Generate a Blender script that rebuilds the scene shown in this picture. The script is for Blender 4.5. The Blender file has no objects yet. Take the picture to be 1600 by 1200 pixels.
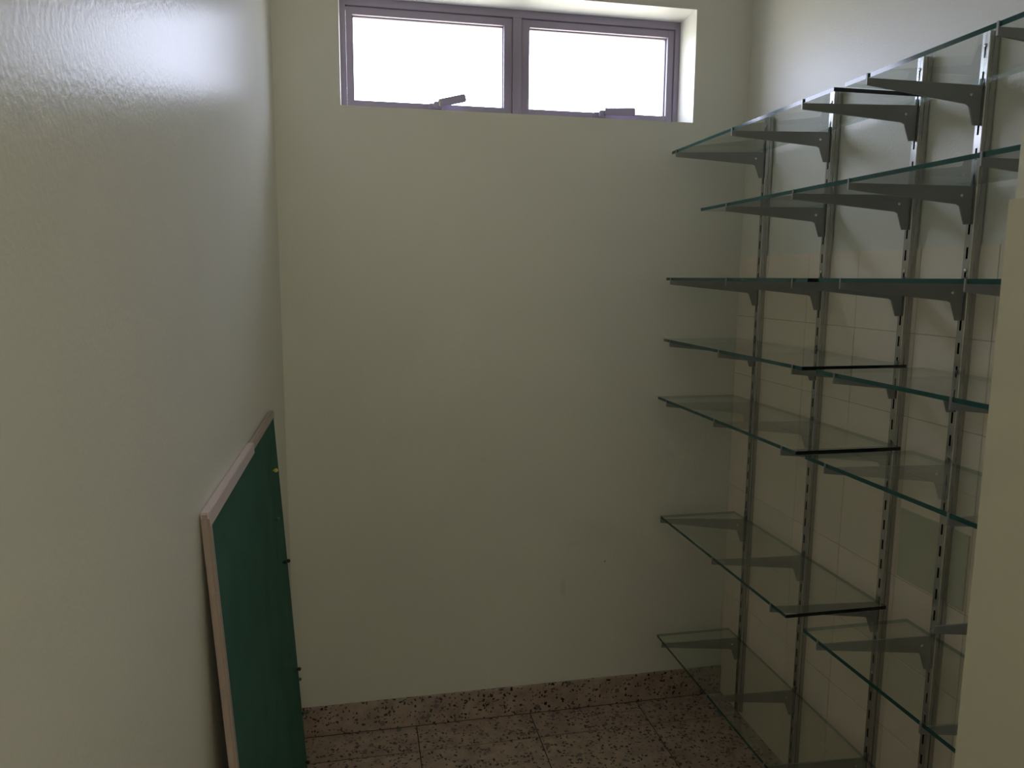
import bpy, bmesh, math, random
from mathutils import Matrix, Vector

random.seed(7)
S = bpy.context.scene
C = S.collection

# ------------------------------------------------------------------ camera
cam_data = bpy.data.cameras.new('camera')
cam = bpy.data.objects.new('camera', cam_data)
C.objects.link(cam)
cam_data.sensor_width = 36.0
cam_data.lens = 36.0 * 1171.5 / 1600.0
cam_data.clip_start = 0.02
R = Vector((0.98003876, -0.19869487, 0.00666204))
U = Vector((0.02145381, 0.13901403, 0.990058))
F = Vector((0.19764556, 0.97015228, -0.1405019))
m = Matrix.Identity(4)
for i in range(3):
    m[i][0], m[i][1], m[i][2] = R[i], U[i], -F[i]
m[2][3] = 1.5
cam.matrix_world = m
S.camera = cam

# ------------------------------------------------------------------ world: white overcast sky
W = bpy.data.worlds.new('overcast_sky')
S.world = W
W.use_nodes = True
nt = W.node_tree
bg = nt.nodes['Background']
tc = nt.nodes.new('ShaderNodeTexCoord')
sep = nt.nodes.new('ShaderNodeSeparateXYZ')
ramp = nt.nodes.new('ShaderNodeValToRGB')
nt.links.new(tc.outputs['Generated'], sep.inputs[0])
mr = nt.nodes.new('ShaderNodeMapRange')
mr.inputs[1].default_value = -1.0
mr.inputs[2].default_value = 1.0
nt.links.new(sep.outputs['Z'], mr.inputs[0])
nt.links.new(mr.outputs[0], ramp.inputs[0])
cr = ramp.color_ramp
cr.elements[0].position = 0.47
cr.elements[0].color = (0.72, 0.68, 0.60, 1)
cr.elements[1].position = 0.53
cr.elements[1].color = (0.89, 0.94, 1.20, 1)
nt.links.new(ramp.outputs[0], bg.inputs[0])
SKY = 10.3
HALL_FILL = 48.0
bg.inputs[1].default_value = SKY

# sampling portal over the window opening (gives off no light of its own)
pd = bpy.data.lights.new('window_portal', 'AREA')
pd.shape = 'RECTANGLE'
pd.size = 1.12
pd.size_y = 0.35
pd.cycles.is_portal = True
po = bpy.data.objects.new('window_portal', pd)
C.objects.link(po)
po.location = (0.5187, 2.61, 2.1769)
po.rotation_euler = (math.radians(-90), 0, 0)

S.view_settings.view_transform = 'Standard'
S.view_settings.look = 'None'
S.view_settings.gamma = 1.0
S.view_settings.use_curve_mapping = False
S.view_settings.exposure = 0.0
S.cycles.max_bounces = 14
S.cycles.diffuse_bounces = 8
S.cycles.glossy_bounces = 6
S.cycles.transparent_max_bounces = 32
S.cycles.transmission_bounces = 8
S.cycles.use_denoising = True

# ------------------------------------------------------------------ materials
def mat(name):
    M = bpy.data.materials.new(name)
    M.use_nodes = True
    n = M.node_tree.nodes
    return M, n, M.node_tree.links, n['Principled BSDF']

def noise_bump(n, l, b, scale, strength, dist, coord='Object', detail=3.0):
    t = n.new('ShaderNodeTexCoord')
    x = n.new('ShaderNodeTexNoise')
    x.inputs['Scale'].default_value = scale
    x.inputs['Detail'].default_value = detail
    bp = n.new('ShaderNodeBump')
    bp.inputs['Strength'].default_value = strength
    bp.inputs['Distance'].default_value = dist
    l.new(t.outputs[coord], x.inputs['Vector'])
    l.new(x.outputs[0], bp.inputs['Height'])
    l.new(bp.outputs[0], b.inputs['Normal'])
    return t, x, bp

def paint(name, col, rough, bump, scale=120, var=0.05, spec=0.5):
    M, n, l, b = mat(name)
    b.inputs['Roughness'].default_value = rough
    b.inputs['Specular IOR Level'].default_value = spec
    t, x, bp = noise_bump(n, l, b, scale, bump, 0.0015)
    y = n.new('ShaderNodeTexNoise')
    y.inputs['Scale'].default_value = 2.3
    y.inputs['Detail'].default_value = 5
    l.new(t.outputs['Object'], y.inputs['Vector'])
    r = n.new('ShaderNodeValToRGB')
    r.color_ramp.elements[0].position = 0.3
    r.color_ramp.elements[1].position = 0.7
    r.color_ramp.elements[0].color = (*[c * (1 - var) for c in col], 1)
    r.color_ramp.elements[1].color = (*[min(1, c * (1 + var)) for c in col], 1)
    l.new(y.outputs[0], r.inputs[0])
    l.new(r.outputs[0], b.inputs['Base Color'])
    return M

def plain(name, col, rough=0.5, metal=0.0, spec=0.5, bump=0.0, scale=200):
    M, n, l, b = mat(name)
    b.inputs['Base Color'].default_value = (*col, 1)
    b.inputs['Roughness'].default_value = rough
    b.inputs['Metallic'].default_value = metal
    b.inputs['Specular IOR Level'].default_value = spec
    noise_bump(n, l, b, scale, bump if bump else 0.02, 0.0006)
    return M

WALLCOL = (0.775, 0.775, 0.71)
M_wall = paint('pale_green_satin_paint', WALLCOL, 0.42, 0.35, 170, 0.02)
M_wall_gloss = paint('pale_green_gloss_paint', WALLCOL, 0.25, 0.25, 150, 0.02, 0.028)
M_ceiling = paint('white_ceiling_paint', (0.82, 0.82, 0.79), 0.8, 0.2, 80, 0.02, 0.3)
M_grout = plain('tile_grout', (0.50, 0.44, 0.36), 0.9)
M_floor_grout = plain('dark_floor_grout', (0.05, 0.042, 0.035), 0.9)
M_frame = plain('bronze_window_aluminium', (0.27, 0.235, 0.31), 0.5, 0.2)
M_bead = plain('dark_glazing_bead', (0.10, 0.085, 0.10), 0.6)
M_zinc = plain('zinc_plated_steel', (0.50, 0.50, 0.49), 0.25, 1.0, bump=0.06, scale=90)
M_dark = plain('dark_channel_interior', (0.015, 0.015, 0.015), 0.8)
M_bracket = plain('grey_enamelled_steel', (0.27, 0.27, 0.26), 0.38, 0.25, bump=0.05, scale=60)
M_rivet = plain('bright_steel_rivet', (0.75, 0.75, 0.72), 0.25, 1.0)
M_boardframe = plain('pinkish_board_trim', (0.42, 0.345, 0.315), 0.45, 0.0, bump=0.05)
M_black = plain('black_plastic', (0.01, 0.01, 0.01), 0.35)
M_yellow = plain('yellow_plastic', (0.75, 0.68, 0.10), 0.35)
M_teal = plain('teal_plastic', (0.03, 0.17, 0.14), 0.45)
M_back = plain('brown_hardboard', (0.12, 0.08, 0.05), 0.8)

# green cloth
M_cloth, n, l, b = mat('green_felt_cloth')
b.inputs['Roughness'].default_value = 0.95
b.inputs['Specular IOR Level'].default_value = 0.1
t, x, bp = noise_bump(n, l, b, 900, 0.5, 0.001)
y = n.new('ShaderNodeTexNoise'); y.inputs['Scale'].default_value = 9; y.inputs['Detail'].default_value = 6
l.new(t.outputs['Object'], y.inputs['Vector'])
r = n.new('ShaderNodeValToRGB')
r.color_ramp.elements[0].position = 0.3; r.color_ramp.elements[0].color = (0.050, 0.135, 0.100, 1)
r.color_ramp.elements[1].position = 0.75; r.color_ramp.elements[1].color = (0.065, 0.170, 0.128, 1)
l.new(y.outputs[0], r.inputs[0]); l.new(r.outputs[0], b.inputs['Base Color'])

def tile_mat(name, c0, c1, rough):
    M, n, l, b = mat(name)
    oi = n.new('ShaderNodeObjectInfo')
    r = n.new('ShaderNodeValToRGB')
    r.color_ramp.elements[0].color = (*c0, 1)
    r.color_ramp.elements[1].color = (*c1, 1)
    l.new(oi.outputs['Random'], r.inputs[0]); l.new(r.outputs[0], b.inputs['Base Color'])
    b.inputs['Roughness'].default_value = rough
    noise_bump(n, l, b, 25, 0.05, 0.002)
    return M
M_tile = tile_mat('cream_wall_tile', (0.83, 0.755, 0.64), (0.87, 0.79, 0.67), 0.33)
M_tile_patch = tile_mat('greenish_replacement_tile', (0.56, 0.57, 0.45), (0.56, 0.57, 0.45), 0.4)
M_tile_painted = paint('painted_jamb_tile', (0.66, 0.65, 0.52), 0.45, 0.15, 90, 0.02)

# granite terrazzo: pinkish beige with dark chips
def granite(name, rough, scale=1.0):
    M, n, l, b = mat(name)
    t = n.new('ShaderNodeTexCoord')
    oi = n.new('ShaderNodeObjectInfo')
    ad = n.new('ShaderNodeVectorMath'); ad.operation = 'ADD'
    ml = n.new('ShaderNodeVectorMath'); ml.operation = 'SCALE'
    cm = n.new('ShaderNodeCombineXYZ')
    for k in range(3): l.new(oi.outputs['Random'], cm.inputs[k])
    l.new(cm.outputs[0], ml.inputs[0]); ml.inputs['Scale'].default_value = 13.0
    l.new(t.outputs['Object'], ad.inputs[0]); l.new(ml.outputs[0], ad.inputs[1])
    wob = n.new('ShaderNodeTexNoise'); wob.inputs['Scale'].default_value = 60; wob.inputs['Detail'].default_value = 3
    l.new(ad.outputs[0], wob.inputs['Vector'])
    ws = n.new('ShaderNodeVectorMath'); ws.operation = 'SCALE'; ws.inputs['Scale'].default_value = 0.022
    l.new(wob.outputs['Color'], ws.inputs[0])
    wa = n.new('ShaderNodeVectorMath'); wa.operation = 'ADD'
    l.new(ad.outputs[0], wa.inputs[0]); l.new(ws.outputs[0], wa.inputs[1])
    base = n.new('ShaderNodeTexNoise'); base.inputs['Scale'].default_value = 22; base.inputs['Detail'].default_value = 6
    l.new(ad.outputs[0], base.inputs['Vector'])
    rb = n.new('ShaderNodeValToRGB')
    rb.color_ramp.elements[0].position = 0.32; rb.color_ramp.elements[0].color = (0.32, 0.24, 0.20, 1)
    rb.color_ramp.elements[1].position = 0.68; rb.color_ramp.elements[1].color = (0.47, 0.37, 0.31, 1)
    l.new(base.outputs[0], rb.inputs[0])
    cur = rb.outputs[0]
    for sc, thr, rad, col in ((82 * scale, 0.77, 0.42, (0.035, 0.03, 0.032)), (120 * scale, 0.80, 0.45, (0.09, 0.07, 0.06)), (45 * scale, 0.91, 0.40, (0.16, 0.15, 0.15))):
        v = n.new('ShaderNodeTexVoronoi'); v.inputs['Scale'].default_value = sc
        l.new(wa.outputs[0], v.inputs['Vector'])
        s = n.new('ShaderNodeSeparateColor'); l.new(v.outputs['Color'], s.inputs[0])
        g = n.new('ShaderNodeMath'); g.operation = 'GREATER_THAN'; g.inputs[1].default_value = thr
        l.new(s.outputs[0], g.inputs[0])
        d = n.new('ShaderNodeMath'); d.operation = 'LESS_THAN'; d.inputs[1].default_value = rad
        l.new(v.outputs['Distance'], d.inputs[0])
        mu = n.new('ShaderNodeMath'); mu.operation = 'MULTIPLY'
        l.new(g.outputs[0], mu.inputs[0]); l.new(d.outputs[0], mu.inputs[1])
        mx = n.new('ShaderNodeMix'); mx.data_type = 'RGBA'
        l.new(mu.outputs[0], mx.inputs['Factor']); l.new(cur, mx.inputs['A']); mx.inputs['B'].default_value = (*col, 1)
        cur = mx.outputs['Result']
    l.new(cur, b.inputs['Base Color'])
    b.inputs['Roughness'].default_value = rough
    return M
M_granite = granite('pink_speckled_granite', 0.14)
M_granite_floor = granite('pink_speckled_floor_granite', 0.30)

def sheet_glass(name, tint, gloss_tint=(1, 1, 1)):
    """thin architectural glass: tinted see-through plus Fresnel reflection"""
    M, n, l, b = mat(name)
    out = n['Material Output']
    n.remove(b)
    tr = n.new('ShaderNodeBsdfTransparent'); tr.inputs[0].default_value = (*tint, 1)
    gl = n.new('ShaderNodeBsdfGlossy'); gl.inputs['Roughness'].default_value = 0.02
    gl.inputs[0].default_value = (*gloss_tint, 1)
    fr = n.new('ShaderNodeFresnel'); fr.inputs[0].default_value = 1.5
    geo = n.new('ShaderNodeNewGeometry')
    # same reflectance whichever side of the face is met
    iv = n.new('ShaderNodeMapRange'); iv.inputs[3].default_value = 1.5; iv.inputs[4].default_value = 1.0 / 1.5
    l.new(geo.outputs['Backfacing'], iv.inputs[0])
    ml = n.new('ShaderNodeMath'); ml.operation = 'MULTIPLY'; ml.inputs[1].default_value = 1.0
    mx = n.new('ShaderNodeMixShader')
    l.new(iv.outputs[0], fr.inputs[0])
    l.new(fr.outputs[0], ml.inputs[0]); l.new(ml.outputs[0], mx.inputs[0])
    l.new(tr.outputs[0], mx.inputs[1]); l.new(gl.outputs[0], mx.inputs[2])
    l.new(mx.outputs[0], out.inputs[0])
    return M
M_glass = sheet_glass('green_tinted_shelf_glass', (0.93, 0.952, 0.93))
M_pane = sheet_glass('window_pane_glass', (0.97, 0.98, 0.98))
M_edge = plain('green_glass_edge', (0.012, 0.085, 0.075), 0.12, 0.0, 0.6)
M_edge_back, n, l, b = mat('green_glass_rear_edge')
b.inputs['Base Color'].default_value = (0.02, 0.10, 0.085, 1)
b.inputs['Roughness'].default_value = 0.1
tr_ = n.new('ShaderNodeBsdfTransparent'); tr_.inputs[0].default_value = (0.72, 0.84, 0.78, 1)
mx_ = n.new('ShaderNodeMixShader'); mx_.inputs[0].default_value = 0.3
l.new(tr_.outputs[0], mx_.inputs[1]); l.new(b.outputs[0], mx_.inputs[2]); l.new(mx_.outputs[0], n['Material Output'].inputs[0])
M_edge_dark = plain('dark_glass_end', (0.004, 0.012, 0.013), 0.12, 0.0, 0.5)

# ------------------------------------------------------------------ mesh helpers
def add_box(bm, x0, x1, y0, y1, z0, z1, bevel=0.0):
    vs = [bm.verts.new((x, y, z)) for x in (x0, x1) for y in (y0, y1) for z in (z0, z1)]
    idx = [(0, 1, 3, 2), (4, 6, 7, 5), (0, 4, 5, 1), (2, 3, 7, 6), (0, 2, 6, 4), (1, 5, 7, 3)]
    fs = [bm.faces.new([vs[i] for i in f]) for f in idx]
    if bevel:
        es = {e for f in fs for e in f.edges}
        bmesh.ops.bevel(bm, geom=list(es), offset=bevel, segments=2, affect='EDGES')
    return fs

def add_prism(bm, pts, axis_y0, axis_y1):
    """polygon in the x-z plane pushed along y"""
    a = [bm.verts.new((p[0], axis_y0, p[1])) for p in pts]
    b = [bm.verts.new((p[0], axis_y1, p[1])) for p in pts]
    bm.faces.new(a); bm.faces.new(list(reversed(b)))
    k = len(pts)
    for i in range(k):
        j = (i + 1) % k
        bm.faces.new((a[j], a[i], b[i], b[j]))

def add_disc(bm, c, axis, r, h, seg=12, dome=0.0):
    """short round stud: c centre of its foot, axis unit vector"""
    q = Vector(axis).to_track_quat('Z', 'Y')
    rings = [(r, 0.0), (r, h * 0.6), (r * 0.7, h * 0.92)]
    loops = []
    for rr, hh in rings:
        loops.append([bm.verts.new(Vector(c) + q @ Vector((rr * math.cos(2 * math.pi * i / seg), rr * math.sin(2 * math.pi * i / seg), hh))) for i in range(seg)])
    top = bm.verts.new(Vector(c) + q @ Vector((0, 0, h)))
    for a, b_ in zip(loops, loops[1:]):
        for i in range(seg):
            bm.faces.new((a[i], a[(i + 1) % seg], b_[(i + 1) % seg], b_[i]))
    for i in range(seg):
        bm.faces.new((loops[-1][i], loops[-1][(i + 1) % seg], top))
    bm.faces.new(list(reversed(loops[0])))

def obj(name, bm, material, parent=None, smooth=False, normals=True):
    if normals:
        bmesh.ops.recalc_face_normals(bm, faces=bm.faces[:])
    me = bpy.data.meshes.new(name)
    bm.to_mesh(me); bm.free()
    for mm in (material if isinstance(material, (list, tuple)) else [material]):
        me.materials.append(mm)
    if smooth:
        for p in me.polygons: p.use_smooth = True
    o = bpy.data.objects.new(name, me)
    C.objects.link(o)
    if parent: o.parent = parent
    return o

def box_obj(name, dims, material, parent=None, bevel=0.0):
    bm = bmesh.new(); add_box(bm, *dims, bevel=bevel)
    return obj(name, bm, material, parent)

def struct(o, label, cat):
    o['kind'] = 'structure'; o['label'] = label; o['category'] = cat
    return o

def tag(o, label, cat, group=None):
    o['label'] = label; o['category'] = cat
    if group: o['group'] = group
    return o

def origin_at(o, loc):
    """move the object's origin to loc without moving its mesh"""
    loc = Vector(loc)
    o.data.transform(Matrix.Translation(-loc))
    o.location = loc

# ------------------------------------------------------------------ room numbers (metres)
D, XL, XT = 2.3701, -0.2315, 1.268          # back wall, left wall, tiled face of right wall
XR = XT + 0.003                              # painted face of right wall
H = 2.70
WX0, WX1, WZ0, WZ1 = -0.0405, 1.0779, 2.0032, 2.3505
FY = 2.4952                                  # room-side plane of the window frame
TT, TH, TW = 1.5744, 0.1975, 0.2185          # tile top, tile height, tile width
NX, NY = 0.5904, 0.6054                      # tiled door jamb corner
TWALL = 0.25
YB = -1.6                                    # rear of the hall the camera stands in
HX0, HX1 = XL, 1.60

# floor
fl = struct(box_obj('floor', (HX0 - 0.1, HX1 + 0.1, YB - 0.1, D + TWALL, -0.12, -0.0022), M_floor_grout), 'speckled granite tiled floor of the pantry', 'floor')
xs = [XL, 0.160, 0.553, 0.943, 1.336, HX1]
ys = [D - 0.0108, 2.2202]
while ys[-1] > YB + 0.39: ys.append(ys[-1] - 0.391)
ys.append(YB)
for i in range(len(xs) - 1):
    for j in range(len(ys) - 1):
        x0, x1, y1, y0 = xs[i], xs[i + 1], ys[j], ys[j + 1]
        if y0 > 0.5: x1 = min(x1, XR)
        if x1 - x0 < 0.03: continue
        if y0 < 0.5 < y1 and x0 > 0.5: pass
        g = 0.0018
        cx, cy = (x0 + x1) / 2, (y0 + y1) / 2
        t_ = box_obj('floor_tile', (x0 + g - cx, x1 - g - cx, y0 + g - cy, y1 - g - cy, -0.010, 0.0), M_granite_floor, fl, bevel=0.0007)
        t_.location = (cx, cy, 0)

# ceiling
struct(box_obj('ceiling', (HX0 - 0.1, HX1 + 0.1, YB - 0.1, D + TWALL, H, H + 0.12), M_ceiling), 'plain white ceiling above the window', 'ceiling')

# back wall with window opening
bm = bmesh.new()
a0, a1 = XL - 0.1, XR + 0.1
xs_ = [a0, WX0, WX1, a1]; zs_ = [0.0, WZ0, WZ1, H]
for yy in (D, D + TWALL):
    for i in range(3):
        for k in range(3):
            if i == 1 and k == 1: continue
            bm.faces.new([bm.verts.new(p) for p in ((xs_[i], yy, zs_[k]), (xs_[i + 1], yy, zs_[k]), (xs_[i + 1], yy, zs_[k + 1]), (xs_[i], yy, zs_[k + 1]))])
def ring(x0, x1, z0, z1):
    p = [(x0, z0), (x1, z0), (x1, z1), (x0, z1)]
    for i in range(4):
        (xa, za), (xb, zb) = p[i], p[(i + 1) % 4]
        bm.faces.new([bm.verts.new(q) for q in ((xa, D, za), (xb, D, zb), (xb, D + TWALL, zb), (xa, D + TWALL, za))])
ring(WX0, WX1, WZ0, WZ1); ring(a0, a1, 0.0, H)
bmesh.ops.remove_doubles(bm, verts=bm.verts[:], dist=1e-5)
M_wall_back = paint('pale_green_paint_with_scuffs', WALLCOL, 0.42, 0.35, 170, 0.02)
n, l = M_wall_back.node_tree.nodes, M_wall_back.node_tree.links
b = n['Principled BSDF']
src = b.inputs['Base Color'].links[0].from_socket
t = n.new('ShaderNodeTexCoord')
for cx, cz, sx, sz, k in ((0.667, 0.445, 0.012, 0.034, 0.90), (0.815, 0.529, 0.0035, 0.0035, 0.35), (0.388, 0.909, 0.014, 0.008, 0.94), (0.70, 0.60, 0.020, 0.006, 0.95)):
    mp = n.new('ShaderNodeMapping'); mp.vector_type = 'TEXTURE'
    mp.inputs['Location'].default_value = (cx, D, cz); mp.inputs['Scale'].default_value = (sx, 1.0, sz)
    l.new(t.outputs['Object'], mp.inputs['Vector'])
    ln_ = n.new('ShaderNodeVectorMath'); ln_.operation = 'LENGTH'; l.new(mp.outputs[0], ln_.inputs[0])
    mr_ = n.new('ShaderNodeMapRange'); mr_.inputs[1].default_value = 0.5; mr_.inputs[2].default_value = 1.2
    mr_.inputs[3].default_value = k; mr_.inputs[4].default_value = 1.0
    l.new(ln_.outputs['Value'], mr_.inputs[0])
    sc_ = n.new('ShaderNodeVectorMath'); sc_.operation = 'SCALE'
    l.new(src, sc_.inputs[0]); l.new(mr_.outputs[0], sc_.inputs['Scale'])
    src = sc_.outputs[0]
l.new(src, b.inputs['Base Color'])
wb = struct(obj('wall_back', bm, M_wall_back), 'pale green painted back wall with the high window', 'wall')

# left wall (glossier, brushed paint)
wl = struct(box_obj('wall_left', (XL - 0.1, XL, YB, D, 0, H), M_wall_gloss), 'glossy pale green left wall behind the pinboard', 'wall')

# right wall with tiles up to 1.57 m
wr = struct(box_obj('wall_right', (XR, XR + 0.12, NY - 0.11, D, 0, H), M_wall), 'pale green right wall, cream tiles below, carrying the glass shelving', 'wall')
box_obj('tile_grout', (XT + 0.0012, XR, NY, D - 0.0005, 0.0, TT - 0.001), M_grout, wr)
cols = [D - 0.0005, 2.184, 1.965, 1.7445, 1.526, 1.3075, 1.089, 0.870, 0.652, NY]
for r_ in range(8):
    z1 = TT - r_ * TH; z0 = max(0.0, z1 - TH)
    for c_ in range(len(cols) - 1):
        y1, y0 = cols[c_], cols[c_ + 1]
        g = 0.0009
        odd = (r_ == 3 and c_ == 4)
        dx = random.uniform(-0.0004, 0.0003)
        cy, cz = (y0 + y1) / 2, (z0 + z1) / 2
        if odd:
            p = box_obj('wall_patch', (XT - 0.0030, XT + 0.0002, y0 + 0.004 - cy, y1 - 0.006 - cy, z0 + 0.006 - cz, z1 - 0.021 - cz), M_tile_patch, wr, bevel=0.0012)
            p['label'] = 'greenish square patch glued over a cream tile'
            p.location = (0, cy, cz)
        o = box_obj('tile', (XT + dx, XR - 0.0002, y0 + g - cy, y1 - g - cy, z0 + g - cz, z1 - g - cz), M_tile, wr, bevel=0.0006)
        o.location = (0, cy, cz)

# front wall with the doorway the camera stands in
bm = bmesh.new()
add_box(bm, NX + 0.008, XR, NY - 0.11, NY, 0, H)
add_box(bm, XR + 0.12, HX1, NY - 0.11, NY, 0, H)

wf = struct(obj('wall_front', bm, M_wall), 'pale green wall end at the doorway, right edge of the view', 'wall')
box_obj('tile_facing', (NX, NX + 0.008, NY - 0.11, NY, 0.0, TT), M_tile_painted, wf, bevel=0.0012)
# hall behind the camera
struct(box_obj('wall_rear', (HX0 - 0.1, HX1 + 0.1, YB - 0.1, YB, 0, H), M_wall), 'plain painted wall of the hall behind the doorway', 'wall')
struct(box_obj('wall_hall', (HX1, HX1 + 0.1, YB, NY, 0, H), M_wall), 'plain painted side wall of the hall outside the doorway', 'wall')

# unseen batten, added on the hall's rear wall as fill for the shadows
fill_light = box_obj('fill_batten', (-0.16, 0.66, YB + 0.0005, YB + 0.03, 2.20, 2.26), M_ceiling, bevel=0.003)
tag(fill_light, 'unseen white batten added as fill light behind the doorway', 'fill_light')
M_fill_tube, n, l, b = mat('glowing_fill_tube')
b.inputs['Base Color'].default_value = (0.9, 0.9, 0.88, 1)
b.inputs['Emission Color'].default_value = (1.0, 0.90, 0.68, 1)
b.inputs['Emission Strength'].default_value = HALL_FILL
bm = bmesh.new()
bmesh.ops.create_cone(bm, cap_ends=True, segments=16, radius1=0.02, radius2=0.02, depth=0.78,
                      matrix=Matrix.Translation((0.25, YB + 0.052, 2.23)) @ Matrix.Rotation(math.pi / 2, 4, 'Y'))
obj('fill_tube', bm, M_fill_tube, fill_light, smooth=True)
for x in (-0.145, 0.645):
    box_obj('fill_holder', (x - 0.012, x + 0.012, YB + 0.028, YB + 0.078, 2.205, 2.255), M_ceiling, fill_light, bevel=0.003)

# baseboards
bb = bmesh.new(); add_box(bb, XL, XT - 0.0005, D - 0.011, D, 0.0, 0.1013, bevel=0.0015)
struct(obj('baseboard_back', bb, M_granite), 'pink speckled granite baseboard along the back wall', 'baseboard')
bb = bmesh.new(); add_box(bb, XL, XL + 0.011, NY, D - 0.0115, 0.0, 0.1013, bevel=0.0015)
struct(obj('baseboard_left', bb, M_granite), 'pink speckled granite baseboard along the left wall', 'baseboard')

# ------------------------------------------------------------------ window
win = bpy.data.objects.new('window_1', None); C.objects.link(win)
win.location = ((WX0 + WX1) / 2, FY, WZ0)
struct(win, 'high dark bronze window with two bright white panes', 'window')
wo = Vector(win.location)
def wpart(name, bm, material, parent):
    o = obj(name, bm, material)
    o.parent = parent
    o.matrix_parent_inverse = Matrix.Identity(4)
    base = wo if parent is win else Vector((0, 0, 0))
    o.data.transform(Matrix.Translation(-wo))
    return o
bm = bmesh.new()
FT = 0.018
MX0, MX1 = 0.5035, 0.5325
add_box(bm, WX0, WX0 + FT, FY, FY + 0.06, WZ0, WZ1, 0.001)
add_box(bm, WX1 - FT, WX1, FY, FY + 0.06, WZ0, WZ1, 0.001)
add_box(bm, WX0 + FT, WX1 - FT, FY, FY + 0.06, WZ1 - 0.024, WZ1, 0.001)
add_box(bm, WX0 + FT, WX1 - FT, FY, FY + 0.06, WZ0, WZ0 + 0.012, 0.001)
wpart('window_frame', bm, M_frame, win)
bm = bmesh.new(); add_box(bm, MX0, MX1, FY - 0.002, FY + 0.06, WZ0 + 0.012, WZ1 - 0.024, 0.001)
wpart('mullion', bm, M_frame, win)
def sash(x0, x1, px0, px1, hx, ang, ln):
    z0, z1 = WZ0 + 0.013, WZ1 - 0.0255
    pz0, pz1 = 2.0480, 2.3020
    bm = bmesh.new()
    y0, y1 = FY + 0.006, FY + 0.046
    add_box(bm, x0, px0, y0, y1, z0, z1, 0.001); add_box(bm, px1, x1, y0, y1, z0, z1, 0.001)
    add_box(bm, px0, px1, y0, y1, pz1, z1, 0.001); add_box(bm, px0, px1, y0, y1, z0, pz0, 0.001)
    s = wpart('sash', bm, M_frame, win)
    bm = bmesh.new()
    e = 0.0025
    add_box(bm, px0, px0 + e, y0 + 0.016, y0 + 0.024, pz0, pz1); add_box(bm, px1 - e, px1, y0 + 0.016, y0 + 0.024, pz0, pz1)
    add_box(bm, px0, px1, y0 + 0.016, y0 + 0.024, pz1 - e, pz1); add_box(bm, px0, px1, y0 + 0.016, y0 + 0.024, pz0, pz0 + e)
    wpart('glazing_bead', bm, M_bead, s)
    bm = bmesh.new(); add_box(bm, px0 - 0.003, px1 + 0.003, y0 + 0.025, y0 + 0.030, pz0 - 0.003, pz1 + 0.003)
    wpart('pane', bm, M_pane, s)
    # cam handle: foot plate, boss and arm swung up
    bm = bmesh.new()
    add_box(bm, hx, hx + 0.052, y0 - 0.014, y0, 2.027, 2.047, 0.0015)
    add_box(bm, hx + 0.014, hx + 0.040, y0 - 0.030, y0 - 0.012, 2.029, 2.050, 0.002)
    k0 = len(bm.verts)
    arm = bmesh.new()
    add_box(arm, 0, ln, -0.008, 0.008, -0.0115, 0.0115, 0.0025)
    arm.transform(Matrix.Translation((hx + 0.028, y0 - 0.036, 2.043)) @ Matrix.Rotation(-ang, 4, 'Y'))
    tmp = bpy.data.meshes.new('t'); arm.to_mesh(tmp); bm.from_mesh(tmp); arm.free(); bpy.data.meshes.remove(tmp)
    wpart('handle', bm, M_frame, s)
    bm = bmesh.new(); add_box(bm, hx + 0.0275, hx + 0.0325, y0 - 0.0445, y0 - 0.0275, 2.0330, 2.0545, 0.0008)
    c = wpart('handle_collar', bm, M_zinc, s)
sash(WX0 + FT + 0.0005, MX0 - 0.001, -0.0025, 0.4760, 0.2320, math.radians(14), 0.088)
sash(MX1 + 0.001, WX1 - FT - 0.0005, 0.5600, 1.0370, 0.7800, math.radians(3), 0.105)

# ------------------------------------------------------------------ uprights
ordn = ['first', 'second', 'third', 'fourth', 'fifth']
UY = [2.1987, 1.8647, 1.5415, 1.3594, 1.0401]
FX = 1.248
def upright_mesh():
    bm = bmesh.new()
    ztop, zbot = 1.995, 0.02
    w = 0.020
    def strip(p, q, za, zb):
        bm.faces.new([bm.verts.new(v) for v in ((p[0], p[1], za), (q[0], q[1], za), (q[0], q[1], zb), (p[0], p[1], zb))])
    prof = [(0.020, -0.002), (0.010, -0.002), (0.010, 0.0), (0.0012, 0.0), (0.0, 0.0012)]
    for p, q in zip(prof, prof[1:]): strip(p, q, zbot, ztop)
    prof2 = [(x, w - y) for x, y in prof]
    for p, q in zip(prof2, prof2[1:]): strip(q, p, zbot, ztop)
    a, b_, c, d = 0.0012, 0.0074, 0.0126, w - 0.0012
    strip((0, a), (0, b_), zbot, ztop); strip((0, c), (0, d), zbot, ztop)
    z = ztop
    pitch, sl = 0.050, 0.024
    while z - pitch > zbot:
        strip((0, b_), (0, c), z - (pitch - sl), z)
        z -= pitch
    strip((0, b_), (0, c), zbot, z)
    bmesh.ops.remove_doubles(bm, verts=bm.verts[:], dist=1e-6)
    return bm
proto = None
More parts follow.
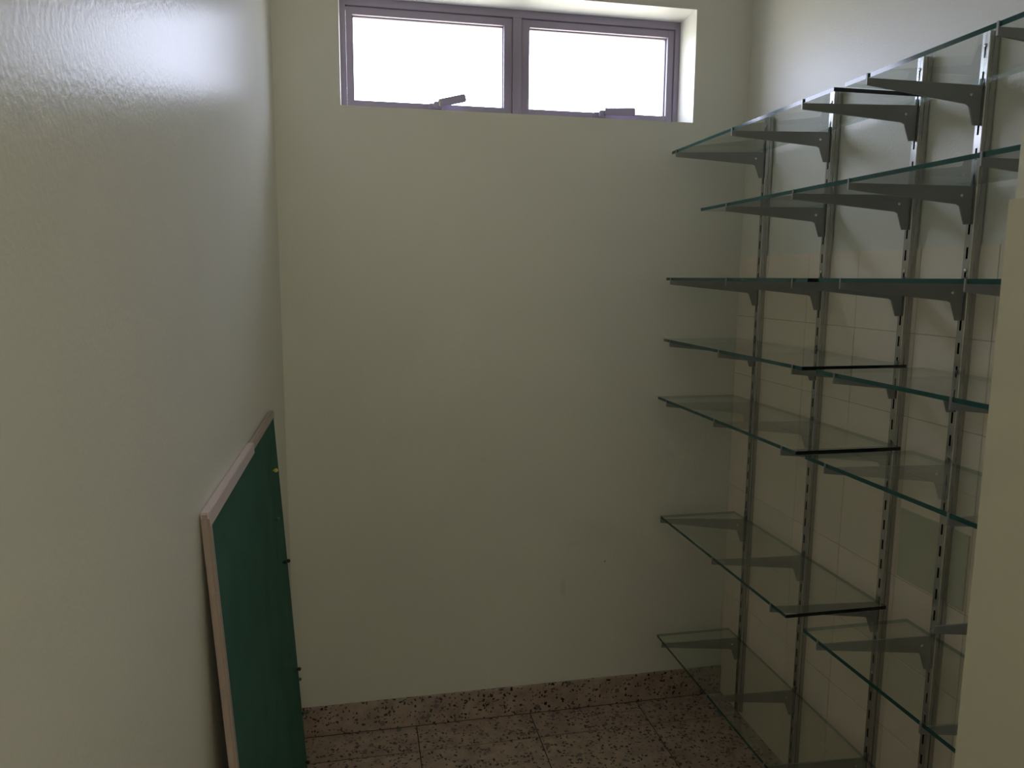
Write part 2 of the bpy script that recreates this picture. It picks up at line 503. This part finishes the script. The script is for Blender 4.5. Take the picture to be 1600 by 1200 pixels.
for i, y in enumerate(UY):
    if proto is None:
        o = obj('shelf_upright', upright_mesh(), M_zinc, normals=False)
        md = o.modifiers.new('sheet', 'SOLIDIFY'); md.thickness = 0.0010; md.offset = 0
        bmc = bmesh.new(); add_box(bmc, 0.016, 0.0199, 0.0012, 0.0188, 0.021, 1.994)
        obj('channel_back', bmc, M_dark, o)
        for z in (1.97, 1.522, 1.022, 0.522, 0.072):
            bms = bmesh.new(); add_disc(bms, (0.0, 0, 0), (-1, 0, 0), 0.0040, 0.0022)
            s = obj('screw', bms, M_rivet, o, smooth=True); s.location = (-0.0006, 0.010, z - 0.001)
        proto = o
    else:
        o = proto.copy(); C.objects.link(o)
        for ch in list(proto.children):
            c2 = ch.copy(); C.objects.link(c2); c2.parent = o
    o.location = (FX, y, 0)
    tag(o, ['slotted steel shelf upright nearest the back wall corner', 'slotted steel shelf upright, second from the back wall',
            'slotted steel shelf upright in the middle, far one of the close pair', 'slotted steel shelf upright, near one of the close pair',
            'slotted steel shelf upright nearest the doorway, behind the wall end'][i], 'upright', 'slotted uprights on the right wall')

# ------------------------------------------------------------------ glass shelves and brackets
rows = ['top', 'second', 'third', 'fourth', 'fifth', 'sixth', 'lowest']
Z = [1.8962, 1.6979, 1.4989, 1.3024, 1.1087, 0.7132, 0.2926]
XF = [0.987, 0.9735, 0.9735, 0.9706, 0.9658, 0.9705, 0.9735]
GT = 0.0085
tips = {0: {0: 2.2798, 1: 1.9179, 2: 1.5905, 3: 1.3698, 4: 1.0602}, 1: {1: 1.9045, 2: 1.5862, 3: 1.3864, 4: 1.0548},
        2: {0: 2.2574, 1: 1.885, 2: 1.5678, 3: 1.3916, 4: 1.064}, 3: {0: 2.238, 1: 1.9046, 2: 1.5425, 3: 1.3874, 4: 1.0694},
        4: {0: 2.2351, 1: 1.9031, 2: 1.5599, 3: 1.3904, 4: 1.0472}, 5: {0: 2.2591, 1: 1.8863, 2: 1.5751, 3: 1.3826, 4: 1.0714},
        6: {0: 2.218, 1: 1.890, 2: 1.570}}
panels = {0: [(1.4793, 2.3175), (0.655, 1.443)], 1: [(0.66, 2.0632)], 2: [(1.5106, 2.2956), (0.66, 1.470)], 3: [(1.5074, 2.2922), (0.66, 1.4545)],
          4: [(1.5044, 2.3121), (0.66, 1.4671)], 5: [(1.5100, 2.2676), (0.64, 1.4396)], 6: [(1.4690, 2.2671)]}

def bracket(r_, u, tipx, tipy, ztop, label):
    y0 = UY[u] + 0.010
    dx, dy = FX - tipx, tipy - y0
    L = math.hypot(dx, dy)
    bm = bmesh.new()
    t = 0.0042
    prof = [(0.0002, 0.013), (0.0045, 0.013), (0.0055, 0.0), (L - 0.0022, 0.0), (L - 0.0022, 0.0090), (L, 0.0090), (L, -0.013),
            (0.034, -0.0375), (0.027, -0.041), (0.014, -0.078), (0.0002, -0.078)]
    add_prism(bm, prof, -t / 2, t / 2)
    add_prism(bm, [(-0.006, -0.006), (0.0002, -0.006), (0.0002, -0.018), (-0.006, -0.018)], -0.0015, 0.0015)
    o = obj('shelf_bracket', bm, M_bracket)
    # local +x runs out from the wall (world -x)
    o.location = (FX - 0.0006, y0, ztop)
    o.rotation_euler = (0, 0, math.atan2(dy, -dx))
    bm = bmesh.new()
    add_disc(bm, (0.026, t / 2, -0.020), (0, 1, 0), 0.0036, 0.002)
    obj('rivet', bm, M_rivet, o, smooth=True)
    tag(o, label, 'bracket', 'grey brackets under the glass shelves')
    return o

for r_, d in tips.items():
    for u, ty in d.items():
        where = ['at the back wall end', 'second from the back wall', 'on the middle upright', 'fourth from the back wall', 'nearest the doorway'][u]
        bracket(r_, u, XF[r_] - 0.0026, ty, Z[r_] - GT / 2 - 0.0002, 'grey tapered bracket, %s level, %s' % (rows[r_], where))
bracket(9, 4, XF[5] - 0.0026, 1.0618, 0.904, 'grey tapered bracket with no glass on it, between the fifth and sixth levels')

def glass(x0, x1, y0, y1, z, label, grp):
    bm = bmesh.new()
    fs = add_box(bm, x0, x1, y0, y1, -GT / 2, GT / 2)
    bm.normal_update()
    bmesh.ops.recalc_face_normals(bm, faces=bm.faces[:])
    for f in bm.faces:
        nrm = f.normal
        f.material_index = 0 if abs(nrm.z) > 0.5 else (2 if nrm.y < -0.5 else (1 if nrm.x < -0.5 else 3))
    o = obj('glass_shelf', bm, [M_glass, M_edge, M_edge_dark, M_edge_back], normals=False)
    o.location = (0, 0, z)
    origin_at_mesh = Vector(((x0 + x1) / 2, (y0 + y1) / 2, 0))
    o.data.transform(Matrix.Translation(-origin_at_mesh)); o.location = origin_at_mesh + Vector((0, 0, z))
    tag(o, label, 'shelf', grp)
for r_, ps in panels.items():
    for k, (y0, y1) in enumerate(ps):
        if len(ps) == 2:
            w_ = 'half nearer the window wall' if k == 0 else 'half nearer the doorway'
            lab = 'clear green-edged glass shelf, %s level, %s' % (rows[r_], w_)
        elif r_ == 1:
            lab = 'long green-edged glass shelf on the second level from the top'
        else:
            lab = 'lowest clear glass shelf just above the floor'
        glass(XF[r_], 1.238, y0, y1, Z[r_], lab, 'glass shelves on the right wall')

# ------------------------------------------------------------------ leaning pinboard
BT, BH, BL = 0.0125, 1.162, 0.861
lean = math.atan(0.055)
bd = bpy.data.objects.new('pinboard', None); C.objects.link(bd)
# foot of the back face; local x = out of the board, y = along, z = up the board
by = 1.105
hz = BH * math.cos(lean)
bd.location = (XL + 0.0008 + BH * math.sin(lean), by, 0.0008)
bd.rotation_euler = (0, -lean, 0)
tag(bd, 'green cloth pinboard with pinkish trim leaning against the left wall', 'pinboard')
FW = 0.018
bm = bmesh.new(); add_box(bm, 0.003, BT - 0.003, FW * 0.5, BL, FW * 0.5, BH - FW * 0.5)
obj('cloth_panel', bm, M_cloth, bd)
bm = bmesh.new(); add_box(bm, 0.001, 0.003, FW * 0.4, BL - FW * 0.4, FW * 0.4, BH - FW * 0.4)
obj('backing', bm, M_back, bd)
def trim(name, y0, y1, z0, z1):
    bm = bmesh.new(); add_box(bm, 0.0, BT, y0, y1, z0, z1, bevel=0.0028)
    return obj(name, bm, M_boardframe, bd)
trim('frame_rail', 0.0, FW, 0.0, BH - 0.006)
trim('frame_rail', 0.001, BL - 0.001, BH - FW, BH)
trim('frame_rail', 0.001, BL - 0.001, 0.0, FW)
# wrapped tape near the top rail: slightly proud length of trim
bm = bmesh.new(); add_box(bm, -0.0002, BT + 0.0006, 0.003, BL * 0.55, BH - FW - 0.004, BH + 0.0005, bevel=0.001)
o = obj('tape_wrap', bm, plain('pale_pink_tape', (0.70, 0.60, 0.60), 0.5, bump=0.2, scale=60), bd)
o['label'] = 'pale tape wrapped over the top rail'

def push_pin(y, z, material, label, s=1.0):
    bm = bmesh.new()
    add_disc(bm, (0, 0, 0), (1, 0, 0), 0.0016 * s, 0.006 * s, seg=8)
    bmesh.ops.create_uvsphere(bm, u_segments=14, v_segments=9, radius=0.0050 * s, matrix=Matrix.Translation((0.0075 * s, 0, 0)))
    o = obj('push_pin', bm, material, smooth=True)
    zl = z / math.cos(lean)
    p = Matrix.Rotation(-lean, 4, 'Y') @ Vector((BT - 0.003 + 0.0002, y - by, zl))
    o.location = Vector(bd.location) + p
    o.rotation_euler = (0, -lean, 0)
    tag(o, label, 'pin', 'push pins along the far edge of the board')
push_pin(1.852, 1.031, M_yellow, 'yellow push pin, topmost pin on the green board')
push_pin(1.800, 0.925, M_teal, 'teal push pin just below the yellow one')
push_pin(1.865, 0.792, M_black, 'left one of two black push pins halfway down the board', 0.9)
push_pin(1.925, 0.772, M_black, 'right one of two black push pins halfway down the board')
push_pin(1.930, 0.470, M_black, 'upper one of two dark push pins low on the board edge')
push_pin(1.932, 0.440, M_teal, 'dark teal push pin, lower of the two low on the board edge', 0.9)
push_pin(1.930, 0.200, M_black, 'lowest black push pin on the board edge by the floor')
